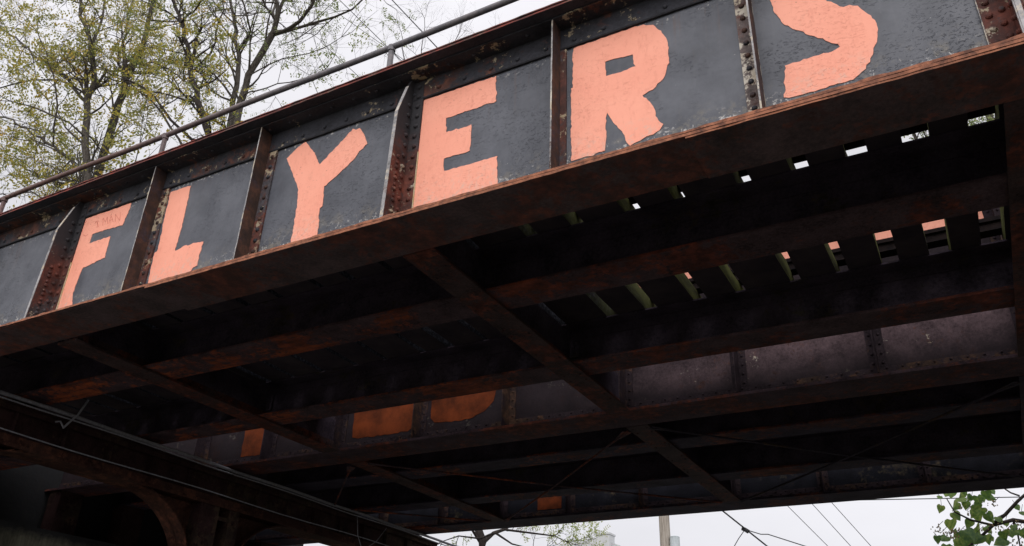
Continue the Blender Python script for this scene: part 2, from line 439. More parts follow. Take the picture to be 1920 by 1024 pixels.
# stiffeners ------------------------------------------------------------------
def plain_stiffener(name, x, side, seed, narrow=False, legmat=2):
    m = MB()
    t = .011
    ys = 3.915
    # outstanding leg with a ragged chalky edge
    n = 26; k = len(m.v)
    for i in range(n + 1):
        z = 3.051 + (4.386 - 3.051) * i / n
        d = .0035 * mnoise.noise(Vector((z * 14, seed, 1))) + U(-.001, .001)
        m.v += [(x - t / 2, ys + d, z), (x + t / 2, ys + d, z), (x + t / 2, YW - .0145, z), (x - t / 2, YW - .0145, z)]
    for i in range(n):
        a = k + 4 * i; b = a + 4
        for j in range(4):
            m.f.append([a + j, a + (j + 1) % 4, b + (j + 1) % 4, b + j]); m.mi.append(1 if j == 0 else 0)
    # leg riveted to the web
    wl = .05 if narrow else .10
    xa, xb = (x - wl, x + t / 2) if side < 0 else (x - t / 2, x + wl)
    m.box(xa, xb, YW - .014, YW - .001, 3.052, 4.205, legmat)
    z = 3.12
    while z < 4.17 and not narrow:
        m.rivet((x + side * .058, YW - .014, z), (0, -1, 0), .019, 3 if R() < .6 else 0); z += .102
    m.build(name, [M['stiff'], M['paledge'], M['peeled'], M['top'], M['leg']], fascia)

for i, (x, sd) in enumerate([(-11.84, 1), (-10.5, 1), (-9.9, 1), (-8.6, 1), (-6.02, 1), (-4.725, 1), (-1.985, 1), (-.655, -1), (1.96, -1), (3.27, -1), (5.87, -1), (7.18, -1)]):
    plain_stiffener('stiffener', x, sd, i, abs(x + 1.985) < .01, 2 if x in (-.655, 3.27) else 4)

def splice_stiffener(x):
    m = MB()
    t = .013
    # outstanding gusset with its cut-back top
    poly = [(BF0 + .02, 3.051), (BF0 + .045, 4.00), (3.965, 4.30), (4.0, 4.386), (YW - .015, 4.386), (YW - .015, 3.051)]
    m.prism([(y, z) for y, z in poly], 0, x - t, x + t, 0)
    # chalky edge angle following the outline
    pe = poly[:3] + [(3.98, 4.30), (BF0 + .062, 3.995), (BF0 + .037, 3.051)]
    m.prism(pe, 0, x - t - .006, x - t - .0005, 1)
    m.prism([(poly[0][0] - .004, 3.051), (poly[1][0] - .004, 4.0), (3.961, 4.302), (3.966, 4.300), (poly[1][0] + .001, 3.998), (poly[0][0] + .001, 3.051)], 0, x - t + .0006, x + t - .0006, 1)
    # splice plate and angle legs on the web
    m.box(x - .145, x - t, YW - .018, YW - .001, 3.052, 4.383, 0)
    m.box(x + t, x + .105, YW - .018, YW - .001, 3.052, 4.383, 0)
    m.box(x + .1052, x + .110, YW - .0155, YW - .001, 3.052, 3.7, 2)
    m.box(x - .15, x - .1452, YW - .0155, YW - .001, 3.052, 4.19, 1)
    z = 3.10; k = 0
    while z < 4.34:
        for dx in (-.11, -.05, .068):
            m.rivet((x + dx + U(-.004, .004), YW - .018, z + (.02 if dx == -.05 else 0)), (0, -1, 0), .020, 0)
        if z < 4.18:
            yr = YW - .06
            m.rivet((x + t, yr, z), (1, 0, 0), .019, 0); m.rivet((x - t, yr, z), (-1, 0, 0), .016, 0)
            if z < 3.66:
                m.rivet((x + t, YW - .125, z + .045), (1, 0, 0), .019, 0); m.rivet((x - t, YW - .125, z + .045), (-1, 0, 0), .016, 0)
                m.rivet((x + t, YW - .125, z - .01), (1, 0, 0), .016, 0)
        z += .094; k += 1
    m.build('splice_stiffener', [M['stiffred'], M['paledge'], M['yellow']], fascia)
FB = [-11.15, -7.2, -3.25, .65, 4.56, 8.5]
for x in FB: splice_stiffener(x)

# letters -----------------------------------------------------------------------
def rough_outline(pts, seed, amp=.004, step=.03):
    out = []
    n = len(pts)
    for i in range(n):
        a = Vector(pts[i]); b = Vector(pts[(i + 1) % n]); d = b - a
        k = max(1, int(d.length / step)); nr = Vector((-d.y, d.x)).normalized() if d.length > 0 else Vector((0, 0))
        for j in range(k):
            p = a + d * (j / k)
            if j: p += nr * (amp * (mnoise.noise(Vector((p.x * 22, p.y * 22, seed))) * 1.8 + mnoise.noise(Vector((p.x * 7, p.y * 7, seed))) * 1.2 + U(-.6, .6)))
            out.append(p)
    return out
def letter(name, px, holes, lab):
    loops = []
    for q in [px] + holes:
        pts = []
        for (u, v) in q:
            w = on_y(u, v, YW); pts.append((w.x, min(w.z, 4.19)))
        loops.append(rough_outline(pts, 3 + len(px), .0055, .02))
    tri = tessellate_polygon([[Vector((p.x, p.y, 0)) for p in L] for L in loops])
    m = MB(); flat = [p for L in loops for p in L]
    m.v = [(p.x, YW - .004, p.y) for p in flat]
    m.f = [list(t) for t in tri]; m.mi = [0] * len(tri)
    k = 0; nv = len(flat)
    m.v += [(p.x, YW + .001, p.y) for p in flat]
    for L in loops:
        for i in range(len(L)):
            j = (i + 1) % len(L)
            m.f.append([k + i, k + j, nv + k + j, nv + k + i]); m.mi.append(0)
        k += len(L)
    o = m.build(name, M['salmon'], fascia)
    o['label'] = lab
    return o
def z3(pts, ox, oy): return [(ox + x / 3, oy + y / 3) for x, y in pts]
Fp = z3([(470, 270), (600, 228), (740, 183), (735, 205), (690, 308), (600, 332), (520, 360), (503, 412), (560, 390), (622, 370), (606, 430), (590, 492), (530, 522), (468, 547), (445, 600), (425, 650), (410, 692), (408, 745), (400, 790), (300, 830), (312, 772), (340, 700), (358, 620), (375, 560), (400, 440), (418, 385), (442, 322), (455, 322)], 0, 320)
Lp = z3([(962, 122), (1040, 95), (1075, 86), (1060, 160), (1032, 280), (1002, 400), (985, 452), (1010, 442), (1030, 428), (1145, 400), (1125, 465), (1110, 535), (1085, 548), (1060, 590), (830, 680), (835, 628), (855, 530), (870, 465), (885, 455), (900, 400), (930, 250)], 0, 320)
Yp = [(538, 298), (555, 281), (575, 264), (588, 285), (600, 309), (630, 277), (662, 242), (668, 244), (675, 240.6), (683, 252), (689, 270), (681, 279), (674, 284), (662.5, 301), (640, 322), (620, 340), (608, 350), (607, 370), (605, 387), (600, 391), (598, 410), (596, 432), (592, 470), (545, 485), (546, 454), (551, 425), (555, 403), (558, 380), (560, 357), (553, 335), (547, 320)]
Ep = [(788, 192), (838, 172.5), (880, 160), (931, 143), (931, 190), (885, 206), (837, 222), (837, 249), (860, 243), (884, 234), (883, 258), (881, 283), (855, 291), (833, 298), (833, 321), (880, 309), (933, 293), (933, 365), (850, 395), (768, 425), (773, 389), (777, 355), (782, 321), (784, 260)]
Rp = z3([(1308, 275), (1400, 240), (1480, 212), (1560, 180), (1620, 155), (1700, 140), (1755, 142), (1800, 175), (1828, 215), (1842, 270), (1843, 340), (1820, 430), (1770, 490), (1730, 515), (1695, 538), (1725, 565), (1760, 610), (1778, 665), (1812, 700), (1790, 735), (1700, 780), (1625, 822), (1600, 790), (1580, 740), (1530, 690), (1505, 650), (1492, 622), (1492, 740), (1483, 850), (1400, 880), (1340, 895), (1295, 908), (1293, 800), (1293, 700), (1293, 500), (1303, 495), (1300, 340)], 640, 0)
Rh = z3([(1485, 350), (1560, 328), (1640, 308), (1645, 360), (1657, 375), (1590, 400), (1490, 430)], 640, 0)
Sp = z3([(490, 0), (510, 60), (565, 135), (620, 165), (680, 180), (740, 205), (790, 218), (840, 245), (875, 250), (885, 265), (860, 282), (820, 300), (740, 318), (680, 335), (620, 355), (575, 372), (574, 450), (570, 550), (600, 552), (700, 525), (850, 480), (960, 450), (1030, 390), (1055, 350), (1070, 310), (1095, 220), (1095, 150), (1082, 115), (1060, 90), (1025, 68), (1000, 50), (960, 35), (940, 30), (905, 42), (850, 20), (800, 0), (770, -15), (745, -40), (760, -60), (840, -90), (960, -110), (900, -135), (740, -110), (600, -70), (520, -35)], 1280, 0)
letter('painted_letter_f', Fp, [], 'salmon letter F with faded scrawl on its top bar')
letter('painted_letter_l', Lp, [], 'salmon letter L')
letter('painted_letter_y', Yp, [], 'salmon letter Y')
letter('painted_letter_e', Ep, [], 'salmon letter E')
letter('painted_letter_r', Rp, [Rh], 'salmon letter R with small square counter')
letter('painted_letter_s', Sp, [], 'salmon letter S')
# faint scrawl on the F
strokes = [[(492, 285), (474, 300), (466, 330), (470, 362), (484, 370), (497, 360)],
           [(537, 300), (545, 285), (552, 300), (556, 318)], [(553, 282), (548, 322)],
           [(580, 310), (583, 268), (595, 290), (606, 262), (608, 300)],
           [(614, 298), (628, 255), (640, 290)], [(620, 282), (636, 275)],
           [(650, 290), (652, 248), (676, 282), (680, 236)]]
for s in strokes:
    g = MB()
    P = [on_y(x / 3, 320 + y / 3, YW) for x, y in s]
    for a, b in zip(P, P[1:]):
        d = (b - a); w = Vector((-d.z, 0, d.x)).normalized() * .0035
        q = [a + w, b + w, b - w, a - w]
        g.add([(p.x, YW - .0055, p.z) for p in q], [(0, 1, 2, 3)])
    g.build('scrawled_stroke', M['scrawl'], fascia)['label'] = 'stroke of the faded maroon scrawl C MAN'

# ------------------------------------------------------------------ railing on the girder top
g = MB()
pr = []
for i in range(60):
    x = XL + (XR - XL) * i / 59
    pr.append((x, 4.22, 5.105 + .006 * math.sin(x * 2.1)))
g.tube(pr, .027, 10)
hr = g.build('handrail', M['pipe'], bridge, smooth=True)
for x in (-11.7, -9.1, -6.47, -3.68, -1.0, 1.65, 4.3, 6.9, 9.5, 12.0):
    g = MB()
    g.tube([(x, 4.22, 4.45), (x, 4.22, 5.085)], .025, 10)
    g.tube([(x, 4.22, 5.055), (x, 4.22, 5.11)], .034, 10)
    g.tube([(x, 4.22, 4.449), (x, 4.22, 4.465)], .055, 10)
    g.build('rail_post', M['pipe'], hr, smooth=False)

# ------------------------------------------------------------------ stringers
def stringer(y0, y1, mat, zt=3.44):
    yc = (y0 + y1) / 2
    m = MB()
    m.rough_plate(XL, XR, y0, y1, 3.022, 3.040, .08, .003, 0, 0, y0)
    m.rough_plate(XL, XR, y0 + .015, y1 - .015, 3.042, 3.054, .1, .002, 0, 0, y0 + 3)
    m.box(XL, XR, yc - .006, yc + .006, 3.054, zt - .014, 1)
    m.box(XL, XR, yc - .085, yc - .006, 3.054, 3.066); m.box(XL, XR, yc + .006, yc + .085, 3.054, 3.066)
    m.box(XL, XR, yc - .018, yc - .006, 3.066, 3.13, 1); m.box(XL, XR, yc + .006, yc + .018, 3.066, 3.13, 1)
    m.box(XL, XR, yc - .018, yc - .006, zt - .1, zt - .016, 1)
    m.rough_plate(XL, XR, y0, y1, zt - .014, zt, .08, .003, 1, 1, y0 + 6)
    o = m.build('stringer', [mat, M['darkweb']], bridge)
    # connection angles with rivets at each floor beam
    for xb in FB:
        for s in (-1, 1):
            c = MB()
            xa = xb + s * .012
            c.box(min(xa, xa + s * .10), max(xa, xa + s * .10), yc - .032, yc - .019, 3.14, zt - .102)
            for z in (3.18, 3.24, 3.30):
                c.rivet((xa + s * .06, yc - .032, z), (0, -1, 0), .014)
            c.build('clip_angle', M['darkweb'], o)
    return o
stringer(5.08, 5.45, M['under'])
stringer(6.72, 7.07, M['under'])
stringer(9.36, 9.75, M['farsteel'])
stringer(11.02, 11.38, M['farsteel'])

# ------------------------------------------------------------------ middle and far girders
def inner_girder(y0, y1, yw, ztop, wm, fm, name, xstiff, rows=True):
    m = MB(); m.box(XL, XR, yw - .006, yw + .006, 3.04, ztop - .02)
    o = m.build(name, wm, bridge)
    m = MB()
    m.rough_plate(XL, XR, y0, y1, 3.0, 3.016, .08, .003, 0, 0, y0)
    m.rough_plate(XL, XR, y0 + .01, y1 - .01, 3.018, 3.034, .08, .003, 0, 0, y0 + 1)
    m.box(XL, XR, yw - .12, yw - .006, 3.036, 3.05); m.box(XL, XR, yw + .006, yw + .12, 3.036, 3.05)
    m.box(XL, XR, yw - .02, yw - .0065, 3.05, 3.17, 1); m.box(XL, XR, yw + .0065, yw + .02, 3.05, 3.17)
    x = XL + .05
    while x < XR:
        m.rivet((x, yw - .02, 3.115), (0, -1, 0), .0145, 1); m.rivet((x + .07, yw - .02, 3.15), (0, -1, 0), .0125, 1)
        x += .14
    m.build('bottom_flange', [fm, M['midstiff']], o)
    m = MB(); m.box(XL, XR, y0, y1, ztop - .018, ztop); m.box(XL, XR, yw - .12, yw + .12, ztop - .034, ztop - .02)
    m.build('top_flange', fm, o)
    for x in xstiff:
        c = MB()
        for s in (-1, 1):
            if s > 0 and name == 'far_girder': pass
            a, b = (yw - .2, yw - .021) if s < 0 else (yw + .021, yw + .2)
            c.box(x - .006, x + .006, a, b, 3.052, ztop - .035)
            a, b = (yw - .021, yw - .0067) if s < 0 else (yw + .0067, yw + .021)
            c.box(x - .08, x + .08, a, b, 3.172, ztop - .04)
        z = 3.21
        while z < ztop - .1:
            c.rivet((x + .045, yw - .021, z), (0, -1, 0), .015); c.rivet((x - .045, yw - .021, z), (0, -1, 0), .015); z += .1
        c.build('stiffener', M['midstiff'], o)
    return o
XS = [-11.15, -9.8, -8.49, -7.27, -6.0, -4.73, -3.25, -1.98, -.63, .65, 1.96, 3.27, 4.56, 5.9, 7.2, 8.5]
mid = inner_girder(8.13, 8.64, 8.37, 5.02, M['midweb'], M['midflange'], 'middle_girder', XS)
M['farweb'] = mat_steel('far_web_dark', (0.007, 0.007, 0.010), 0.3, 0.0, 0.5, 77, pale=(.12, .11, .12))  # near-black paint on the far web
far = inner_girder(12.5, 13.06, 12.78, 4.42, M['farweb'], M['farsteel'], 'far_girder', XS)
# painted patches on the middle girder web, facing the viewer
def patch(pts, y, mat, name, parent, lab=None):
    L = rough_outline(pts, 5, .006, .05)
    tri = tessellate_polygon([[Vector((p.x, p.y, 0)) for p in L]])
    m = MB(); m.v = [(p.x, y, p.y) for p in L]; m.f = [list(t) for t in tri]; m.mi = [0] * len(tri)
    o = m.build(name, mat, parent)
    if lab: o['label'] = lab
    return o
yp = 8.37 - .010
patch([(-9.06, 3.19), (-8.62, 3.19), (-8.62, 3.95), (-9.06, 3.95)], yp, M['orange'], 'painted_patch', mid, 'orange painted rectangle low on the web')
patch([(-7.08, 3.24), (-6.98, 3.215), (-6.2, 3.215), (-6.12, 3.26), (-6.11, 3.95), (-7.12, 3.95)], yp, M['orange'], 'painted_patch', mid, 'orange painted panel with rounded lower corners')
patch([(-5.86, 3.34), (-5.80, 3.28), (-5.55, 3.255), (-5.30, 3.26), (-5.08, 3.33), (-4.96, 3.44), (-4.93, 3.58), (-4.93, 3.95), (-5.88, 3.95)], yp, M['orange'], 'painted_patch', mid, 'orange painted panel with a curved lower edge')
for xa, xb in ((-3.14, -2.07), (-1.9, -.72), (-.55, .56), (.74, 1.87), (2.05, 3.17)):
    patch([(xa, 4.52), (xb, 4.52), (xb, 4.96), (xa, 4.96)], yp, M['salmon_old'], 'painted_panel', mid, 'salmon painted upper web between stiffeners')
yq = 12.78 - .010
patch([(-6.62, 3.19), (-6.17, 3.19), (-6.17, 3.6), (-6.62, 3.6)], yq, M['orange'], 'painted_patch', far, 'orange painted patch low on the web')

# ------------------------------------------------------------------ floor beams
def floor_beam(x, y0, y1, mat):
    m = MB()
    m.box(x - .13, x + .13, y0, y1, 2.996, 3.010)
    m.box(x - .13 + .004, x + .13 - .004, y0, y1, 3.011, 3.0205)
    m.box(x - .006, x + .006, y0, y1, 3.0205, 3.425, 1)
    m.box(x - .02, x - .006, y0, y1, 3.056, 3.135); m.box(x + .006, x + .02, y0, y1, 3.056, 3.135)
    y = y0 + .1
    while y < y1:
        for s in (-1, 1):
            m.rivet((x + s * .02, y, 3.09), (s, 0, 0), .014)
            if int(y * 5) % 3: m.rivet((x + s * .085, y, 2.996), (0, 0, -1), .012)
        y += .15
    m.build('floor_beam', [mat, M['darkweb']], bridge)
for x in FB:
    floor_beam(x, 4.292, 8.125, M['beam'])
    floor_beam(x, 8.645, 12.495, M['farsteel'] if x > -3 else M['beam'])
# sway bracing rods under the second track
def rod(a, b, r=.017, mat=M['under']):
    a = Vector(a); b = Vector(b); m = MB()
    mid_ = (a + b) / 2 - Vector((0, 0, .02))
    m.tube([a, mid_, b], r, 6)
    for p, q in ((a, b), (b, a)):
        d = (q - p).normalized(); w = Vector((-d.y, d.x, 0)) * .06
        c = p + d * .28
        m.add([tuple(p + w - Vector((0, 0, .004))), tuple(p - w - Vector((0, 0, .004))), tuple(c - w * .5 - Vector((0, 0, .004))), tuple(c + w * .5 - Vector((0, 0, .004)))], [(0, 1, 2, 3)])
    m.build('bracing_rod', mat, bridge)
for a, b in zip(FB[:-1], FB[1:]):
    mt = M['rods'] if a > -4 else M['under']
    rod((a + .14, 8.72, 2.985), (b - .14, 12.44, 2.985), .013, mt); rod((b - .14, 8.72, 2.972), (a + .14, 12.44, 2.972), .013, mt)

# ------------------------------------------------------------------ timber ties, rails, deck boards
gaps = [-12.6, -12.2, -11.8, -11.4, -11.0, -10.6, -10.15, -9.70, -9.245, -8.72, -8.3, -7.9, -7.5, -7.05, -6.66, -6.26, -5.80, -5.34, -4.90, -4.50, -4.10, -3.70, -3.25, -2.73, -2.335, -1.88, -1.51, -1.035, -.65, -.28, .09, .48]
while gaps[-1] < 12.6: gaps.append(gaps[-1] + U(.36, .41))
gw = {i: U(.085, .125) for i in range(len(gaps))}
for i, gx in enumerate(gaps):
    if -.7 < gx < -.5: gw[i] = .11
    if -.4 < gx < -.2: gw[i] = .13
    if 0 < gx < .2: gw[i] = .16
    if .4 < gx < .6: gw[i] = .17
    if gx < -3.3: gw[i] = U(.05, .09)
    if gx < -3.3: gaps[i] += U(-.03, .03)
for i in range(len(gaps) - 1):
    x0 = gaps[i] + gw[i] / 2; x1 = gaps[i + 1] - gw[i + 1] / 2
    if i == len(gaps) - 1: break
    m = MB()
    n = 9; k = 0
    y0, y1 = 4.45 + U(-.03, .03), 7.80 + U(-.03, .03)
    zb, zt = 3.442, 3.605 + U(-.005, .01)
    for j in range(n + 1):
        y = y0 + (y1 - y0) * j / n; d0 = U(-.008, .008); d1 = U(-.008, .008)
        m.v += [(x0 + d0, y, zb), (x1 + d1, y, zb), (x1 + d1 + U(-.005, .005), y, zt), (x0 + d0 + U(-.005, .005), y, zt)]
    for j in range(n):
        a = 4 * j; b = a + 4
        for q in range(4): m.f.append([a + q, a + (q + 1) % 4, b + (q + 1) % 4, b + q]); m.mi.append(1 if q == 0 else 0)
    m.f += [[0, 3, 2, 1], [4 * n, 4 * n + 1, 4 * n + 2, 4 * n + 3]]; m.mi += [0, 0]
    m.build('tie', [M['tie'], M['tieb']], bridge)
for y in (5.212, 6.92):
    m = MB()
    m.box(XL, XR, y - .06, y + .06, 3.618, 3.63); m.box(XL, XR, y - .009, y + .009, 3.63, 3.715); m.box(XL, XR, y - .034, y + .034, 3.715, 3.75)
    m.build('rail', M['rail'], bridge)
m = MB(); m.box(XL, XR, 4.55, 4.95, 3.625, 3.67); m.build('walkway_plank', M['board'], bridge)
k = 0; x = XL
while x < XR - .1:
    m = MB(); w = 2.17
    m.box(x + .004, x + w - .004, 8.72, 12.46, 3.4425, 3.50); m.build('deck_board', M['board'], bridge); x += w

# ================================================================== PIERS
def pier(x, sx, full):
    """sx=+1: its visible face looks towards +x"""
    p = empty('bridge_pier', (x, 8.4, GZ + .13))
    xa, xb = sorted((x, x - sx * .42))
    xf = x
    m = MB()
    m.box((xa + xb) / 2 - .1, (xa + xb) / 2 + .1, 3.4, 13.45, 2.49, 2.90)
    fx = xf - sx * .05
    for y in [3.9 + .62 * i for i in range(16)]:
        a, b = sorted((fx, (xa + xb) / 2 + sx * .1))
        m.box(a, b, y, y + .012, 2.49, 2.90)
    o = m.build('cap_beam', M['pier'], p)
    m = MB(); m.box(xa, xb, 3.35, 13.5, 2.90, 2.93)
    m.box(min(fx, fx + sx * .02), max(fx, fx + sx * .02), 3.35, 13.5, 2.84, 2.899); m.build('top_flange', M['pier'], o)
    m = MB(); m.box(xa, xb, 3.35, 13.5, 2.455, 2.49)
    m.box(min(fx, fx + sx * .012), max(fx, fx + sx * .012), 3.35, 13.5, 2.491, 2.58); m.build('bottom_flange', M['pier_edge'], o)
    for yc in (4.07, 8.2, 12.78):
        c = MB()
        z0 = GZ + .33
        c.box(xa + .02, xb - .02, yc - .35, yc - .02, z0, 2.454); c.box(xa + .02, xb - .02, yc + .17, yc + .35, z0, 2.454)
        z = z0 + .2
        while z < 2.4:           # lacing bars
            c.box(xb - .05, xb - .035, yc - .02, yc + .17, z, z + .05); c.box(xa + .035, xa + .05, yc - .02, yc + .17, z + .2, z + .25); z += .42
        o2 = c.build('column', M['pier'], p)
        c = MB(); c.box(xa - .12, xb + .12, yc - .5, yc + .5, GZ + .13, GZ + .33); c.build('column_base', M['concrete'], o2)
        for s in (-1, 1):        # curved knee braces
            b = MB(); N = 12; cy = yc + s * 1.42; r = 1.07 
            arc = [(cy - s * r * math.cos(t), 2.454 - .92 + .92 * math.sin(t)) for t in [math.pi / 2 * q / N for q in range(N + 1)]]
            for (y_, z_), (y2, z2) in zip(arc, arc[1:]):
                b.v += []
                q = [(y_, z_), (y2, z2), (y2 - s * .05, z2 + .002) if False else (y2, z2 + .03), (y_ - s * .03, z_)]
                b.prism(q, 0, xa + .04, xb - .04)
            web = [(yc + s * .35, 2.453)] + [(yc + s * .35, arc[0][1])] + arc + []
            b.prism(web, 0, (xa + xb) / 2 - .008, (xa + xb) / 2 + .008)
            b.build('knee_brace', M['pier_edge'], p)
    for yc in (4.06, 8.38, 12.78):
        c = MB(); c.box(xa + .03, xb - .03, yc - .2, yc + .2, 2.931, 2.962); c.box(xa + .08, xb - .08, yc - .16, yc + .16, 2.963, 2.994 if False else 2.9945)
        c.build('bearing_plate', M['pier_edge'], p)
    return p
tag(pier(-9.05, 1, True), 'rusty steel pier with curved knee braces under the lower left of the bridge', 'pier')
tag(pier(9.05, -1, False), 'rusty steel pier under the right end of the bridge beyond the road', 'pier')

# abutments
def abut(x, s):
    m = MB()
    m.prism([(x, GZ - .2), (x, 2.35), (x + s * .55, 2.35), (x + s * .55, 3.9), (x + s * 1.1, 3.9), (x + s * 1.1, GZ - .2)], 1, 2.6, 14.2)
    return m
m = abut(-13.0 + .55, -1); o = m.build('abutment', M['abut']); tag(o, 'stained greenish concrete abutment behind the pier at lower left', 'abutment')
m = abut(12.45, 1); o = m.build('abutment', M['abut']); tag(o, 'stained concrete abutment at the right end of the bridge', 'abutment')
for s in (-1, 1):
    for yy in (4.06, 5.27, 6.9, 8.37, 9.56, 11.2, 12.78):
        m = MB(); m.box(min(s * 12.62, s * 12.9), max(s * 12.62, s * 12.9), yy - .2, yy + .2, 2.351, 2.998 if yy in (4.06, 8.37, 12.78) else 3.02)
        m.build('bearing_block', M['pier'], bridge)

# ================================================================== CABLES ON THE PIER
def cable(pts, r, lab, cat='cable', group=None, mat=None, name='cable'):
    m = MB(); m.tube(pts, r, 7); o = m.build(name, mat or M['cable'], smooth=True)
    return tag(o, lab, cat, group)
P = [(-8.99, 3.3 + .5 * i, 2.955 + .006 * math.sin(i * 1.7)) for i in range(22)] + [(-8.9, 14.3, 2.93), (-8.6, 15.6, 2.75), (-8.0, 19, 2.2)]
cable(P, .022, 'thick grey cable strapped along the upper edge of the pier cap', name='conduit')
P = [(-8.97, 3.3 + .5 * i, 2.905 + .008 * math.sin(i * 1.1 + 1)) for i in range(23)]
cable(P, .009, 'thin pale cable just under the thick cable on the pier cap', name='thin_cable')
P = [(-9.03, 3.3 + .5 * i, 2.60 + .01 * math.sin(i * .9)) for i in range(23)]
cable(P, .008, 'thin pale cable running along the lower face of the pier cap', name='thin_cable')
P = [(-8.96, 10.95 + .0 * i, 2.88) for i in range(1)] + [(-8.95, 11.0, 2.6), (-8.94, 11.12, 2.42), (-8.94, 11.2, 2.41), (-8.95, 11.5, 2.6), (-8.96, 11.75, 2.86)]
cable(P, .007, 'thin cable loop hanging down from the pier cap', name='cable_loop')
m = MB()
def onx(px, py, x):
    d = ray(px, py); return d * (x / d.x)
m.tube([onx(166, 750, -8.92), onx(146, 778, -8.95), onx(130, 792, -8.97), onx(118, 803, -8.98)], .012, 6)
m.tube([onx(104, 791, -8.98), onx(113, 790, -8.98), onx(119, 801, -8.98)], .010, 6)
tag(m.build('cable_bracket', M['cable']), 'small forked metal bracket holding the cable at the left end of the pier cap', 'bracket')

# ================================================================== GROUND
m = MB(); m.box(-400, 400, -400, 600, GZ - .5, GZ - .004); structure(m.build('ground', M['ground']))
m = MB(); m.box(-7.9, 7.9, -400, 600, GZ - .3, GZ); structure(m.build('road', M['asphalt']))
for s in (-1, 1):
    m = MB(); m.box(min(s * 8.05, s * 12.44), max(s * 8.05, s * 12.44), -400, 600, GZ - .3, GZ + .13); structure(m.build('pavement', M['sidewalk']))
    m = MB(); m.box(min(s * 7.9, s * 8.049), max(s * 7.9, s * 8.049), -400, 600, GZ - .3, GZ + .126); structure(m.build('kerb', M['concrete']))
m = MB(); m.box(-.18, -.07, -400, 600, GZ + .001, GZ + .004); m.box(.07, .18, -400, 600, GZ + .001, GZ + .004); structure(m.build('road_markings', M['line']))
for s in (-1, 1):
    m = MB(); x0, x1 = s * 13.6, s * 200
    n = 40; prof = [(-1.0, GZ - .1), (2.8, 3.2), (13.8, 3.2), (19.5, GZ - .1)]
    poly = prof
    m.prism(poly, 0, min(x0, x1), max(x0, x1)); structure(m.build('embankment', M['ground']))

# ================================================================== TREES
def rand_dir():
    while True:
        v = Vector((U(-1, 1), U(-1, 1), U(-1, 1)))
        if .05 < v.length < 1: return v.normalized()
def leaf_cluster(lm, p, d, size, n, drop):
    """a feather of small leaflets along a drooping stalk"""
    d = (d + Vector((0, 0, -drop)) + rand_dir() * .5).normalized()
    side = d.cross(rand_dir()).normalized()
    for i in range(n):
        q = p + d * (size * (i + .6) / n) + Vector((0, 0, -drop * .25 * size * (i / n) ** 2))
        for s in (-1, 1):
            e = (side * s + d * .4 + rand_dir() * .3).normalized() * size * .26
            w = e.cross(rand_dir()).normalized() * size * .07
            lm.add([tuple(q), tuple(q + e * .5 + w), tuple(q + e), tuple(q + e * .5 - w)], [(0, 1, 2, 3)])
def polyline(pts, r0, r1, wob=.06):
    pts = [Vector(p) for p in pts]; out = []
    for i in range(len(pts) - 1):
        L = (pts[i + 1] - pts[i]).length; k = max(1, int(L / .5))
        for j in range(k):
            p = pts[i].lerp(pts[i + 1], j / k)
            if j: p += rand_dir() * wob * min(1, L)
            out.append(p)
    out.append(pts[-1]); n = len(out)
    return out, [r0 + (r1 - r0) * (i / (n - 1)) for i in range(n)]
def grow(tm, lm, p, d, L, r, lvl, leafn, lsize, drop):
    n = 4; pts = [p]; dd = d
    for i in range(n):
        dd = (dd + rand_dir() * .28 + Vector((0, 0, .07))).normalized()
        pts.append(pts[-1] + dd * L / n)
    tm.tube(pts, [r, r * .85, r * .7, r * .5, r * .3], 5 if lvl > 1 else 3, cap=False)
    if lvl == 0:
        for q in range(leafn):
            if R() < .45:
                t = U(.2, 1) * n; i = min(n - 1, int(t))
                leaf_cluster(lm, pts[i].lerp(pts[i + 1], t - i), dd, lsize * U(.7, 1.3), 4, drop)
        return
    for q in range(4 if lvl > 1 else 4):
        t = U(.25, 1.0) * n; i = min(n - 1, int(t))
        nd = (dd + rand_dir() * .95).normalized()
        grow(tm, lm, pts[i].lerp(pts[i + 1], min(1, t - i)), nd, L * U(.5, .75), r * (.75 - .12 * t), lvl - 1, leafn, lsize, drop)
def make_tree(base, limbs, label, group, bark, leafm, leafn=2, lsize=.2, drop=.4, dens=1.0, lv=2, twig=1.5, thin=.74):
    t = empty('tree', base); tag(t, label, 'tree', group)
    tm = MB(); lm = MB()
    for (pts, r0, r1) in limbs:
        P, Rr = polyline(pts, r0, r1)
        Rr = [r_ * thin for r_ in Rr]
        tm.tube(P, Rr, 8, cap=False)
        n = len(P)
        for i in range(2, n):
            if pts[0] == base and P[i].z < 9: continue
            if R() < .7 * dens:
                d = (P[i] - P[i - 1]).normalized()
                nd = (d * .6 + rand_dir()).normalized()
                rr = max(.008, min(Rr[i] * .5, .035))
                grow(tm, lm, P[i], nd, twig * U(.6, 1.3), rr, lv, leafn, lsize, drop)
        for q in range(2): grow(tm, lm, P[-1], (P[-1] - P[-2]).normalized(), twig, max(.01, Rr[-1] * .9), lv, leafn, lsize, drop)
    tm.build('trunk', bark, t, smooth=True)
    if lm.v: lm.build('crown', leafm, t)
    return t
def pl(px, y0, dy=0.0):
    """polyline through sight lines at depth y0, drifting in depth so the tree is round"""
    n = len(px); return [on_y(x, y, y0 + dy * i / max(1, n - 1)) for i, (x, y) in enumerate(px)]

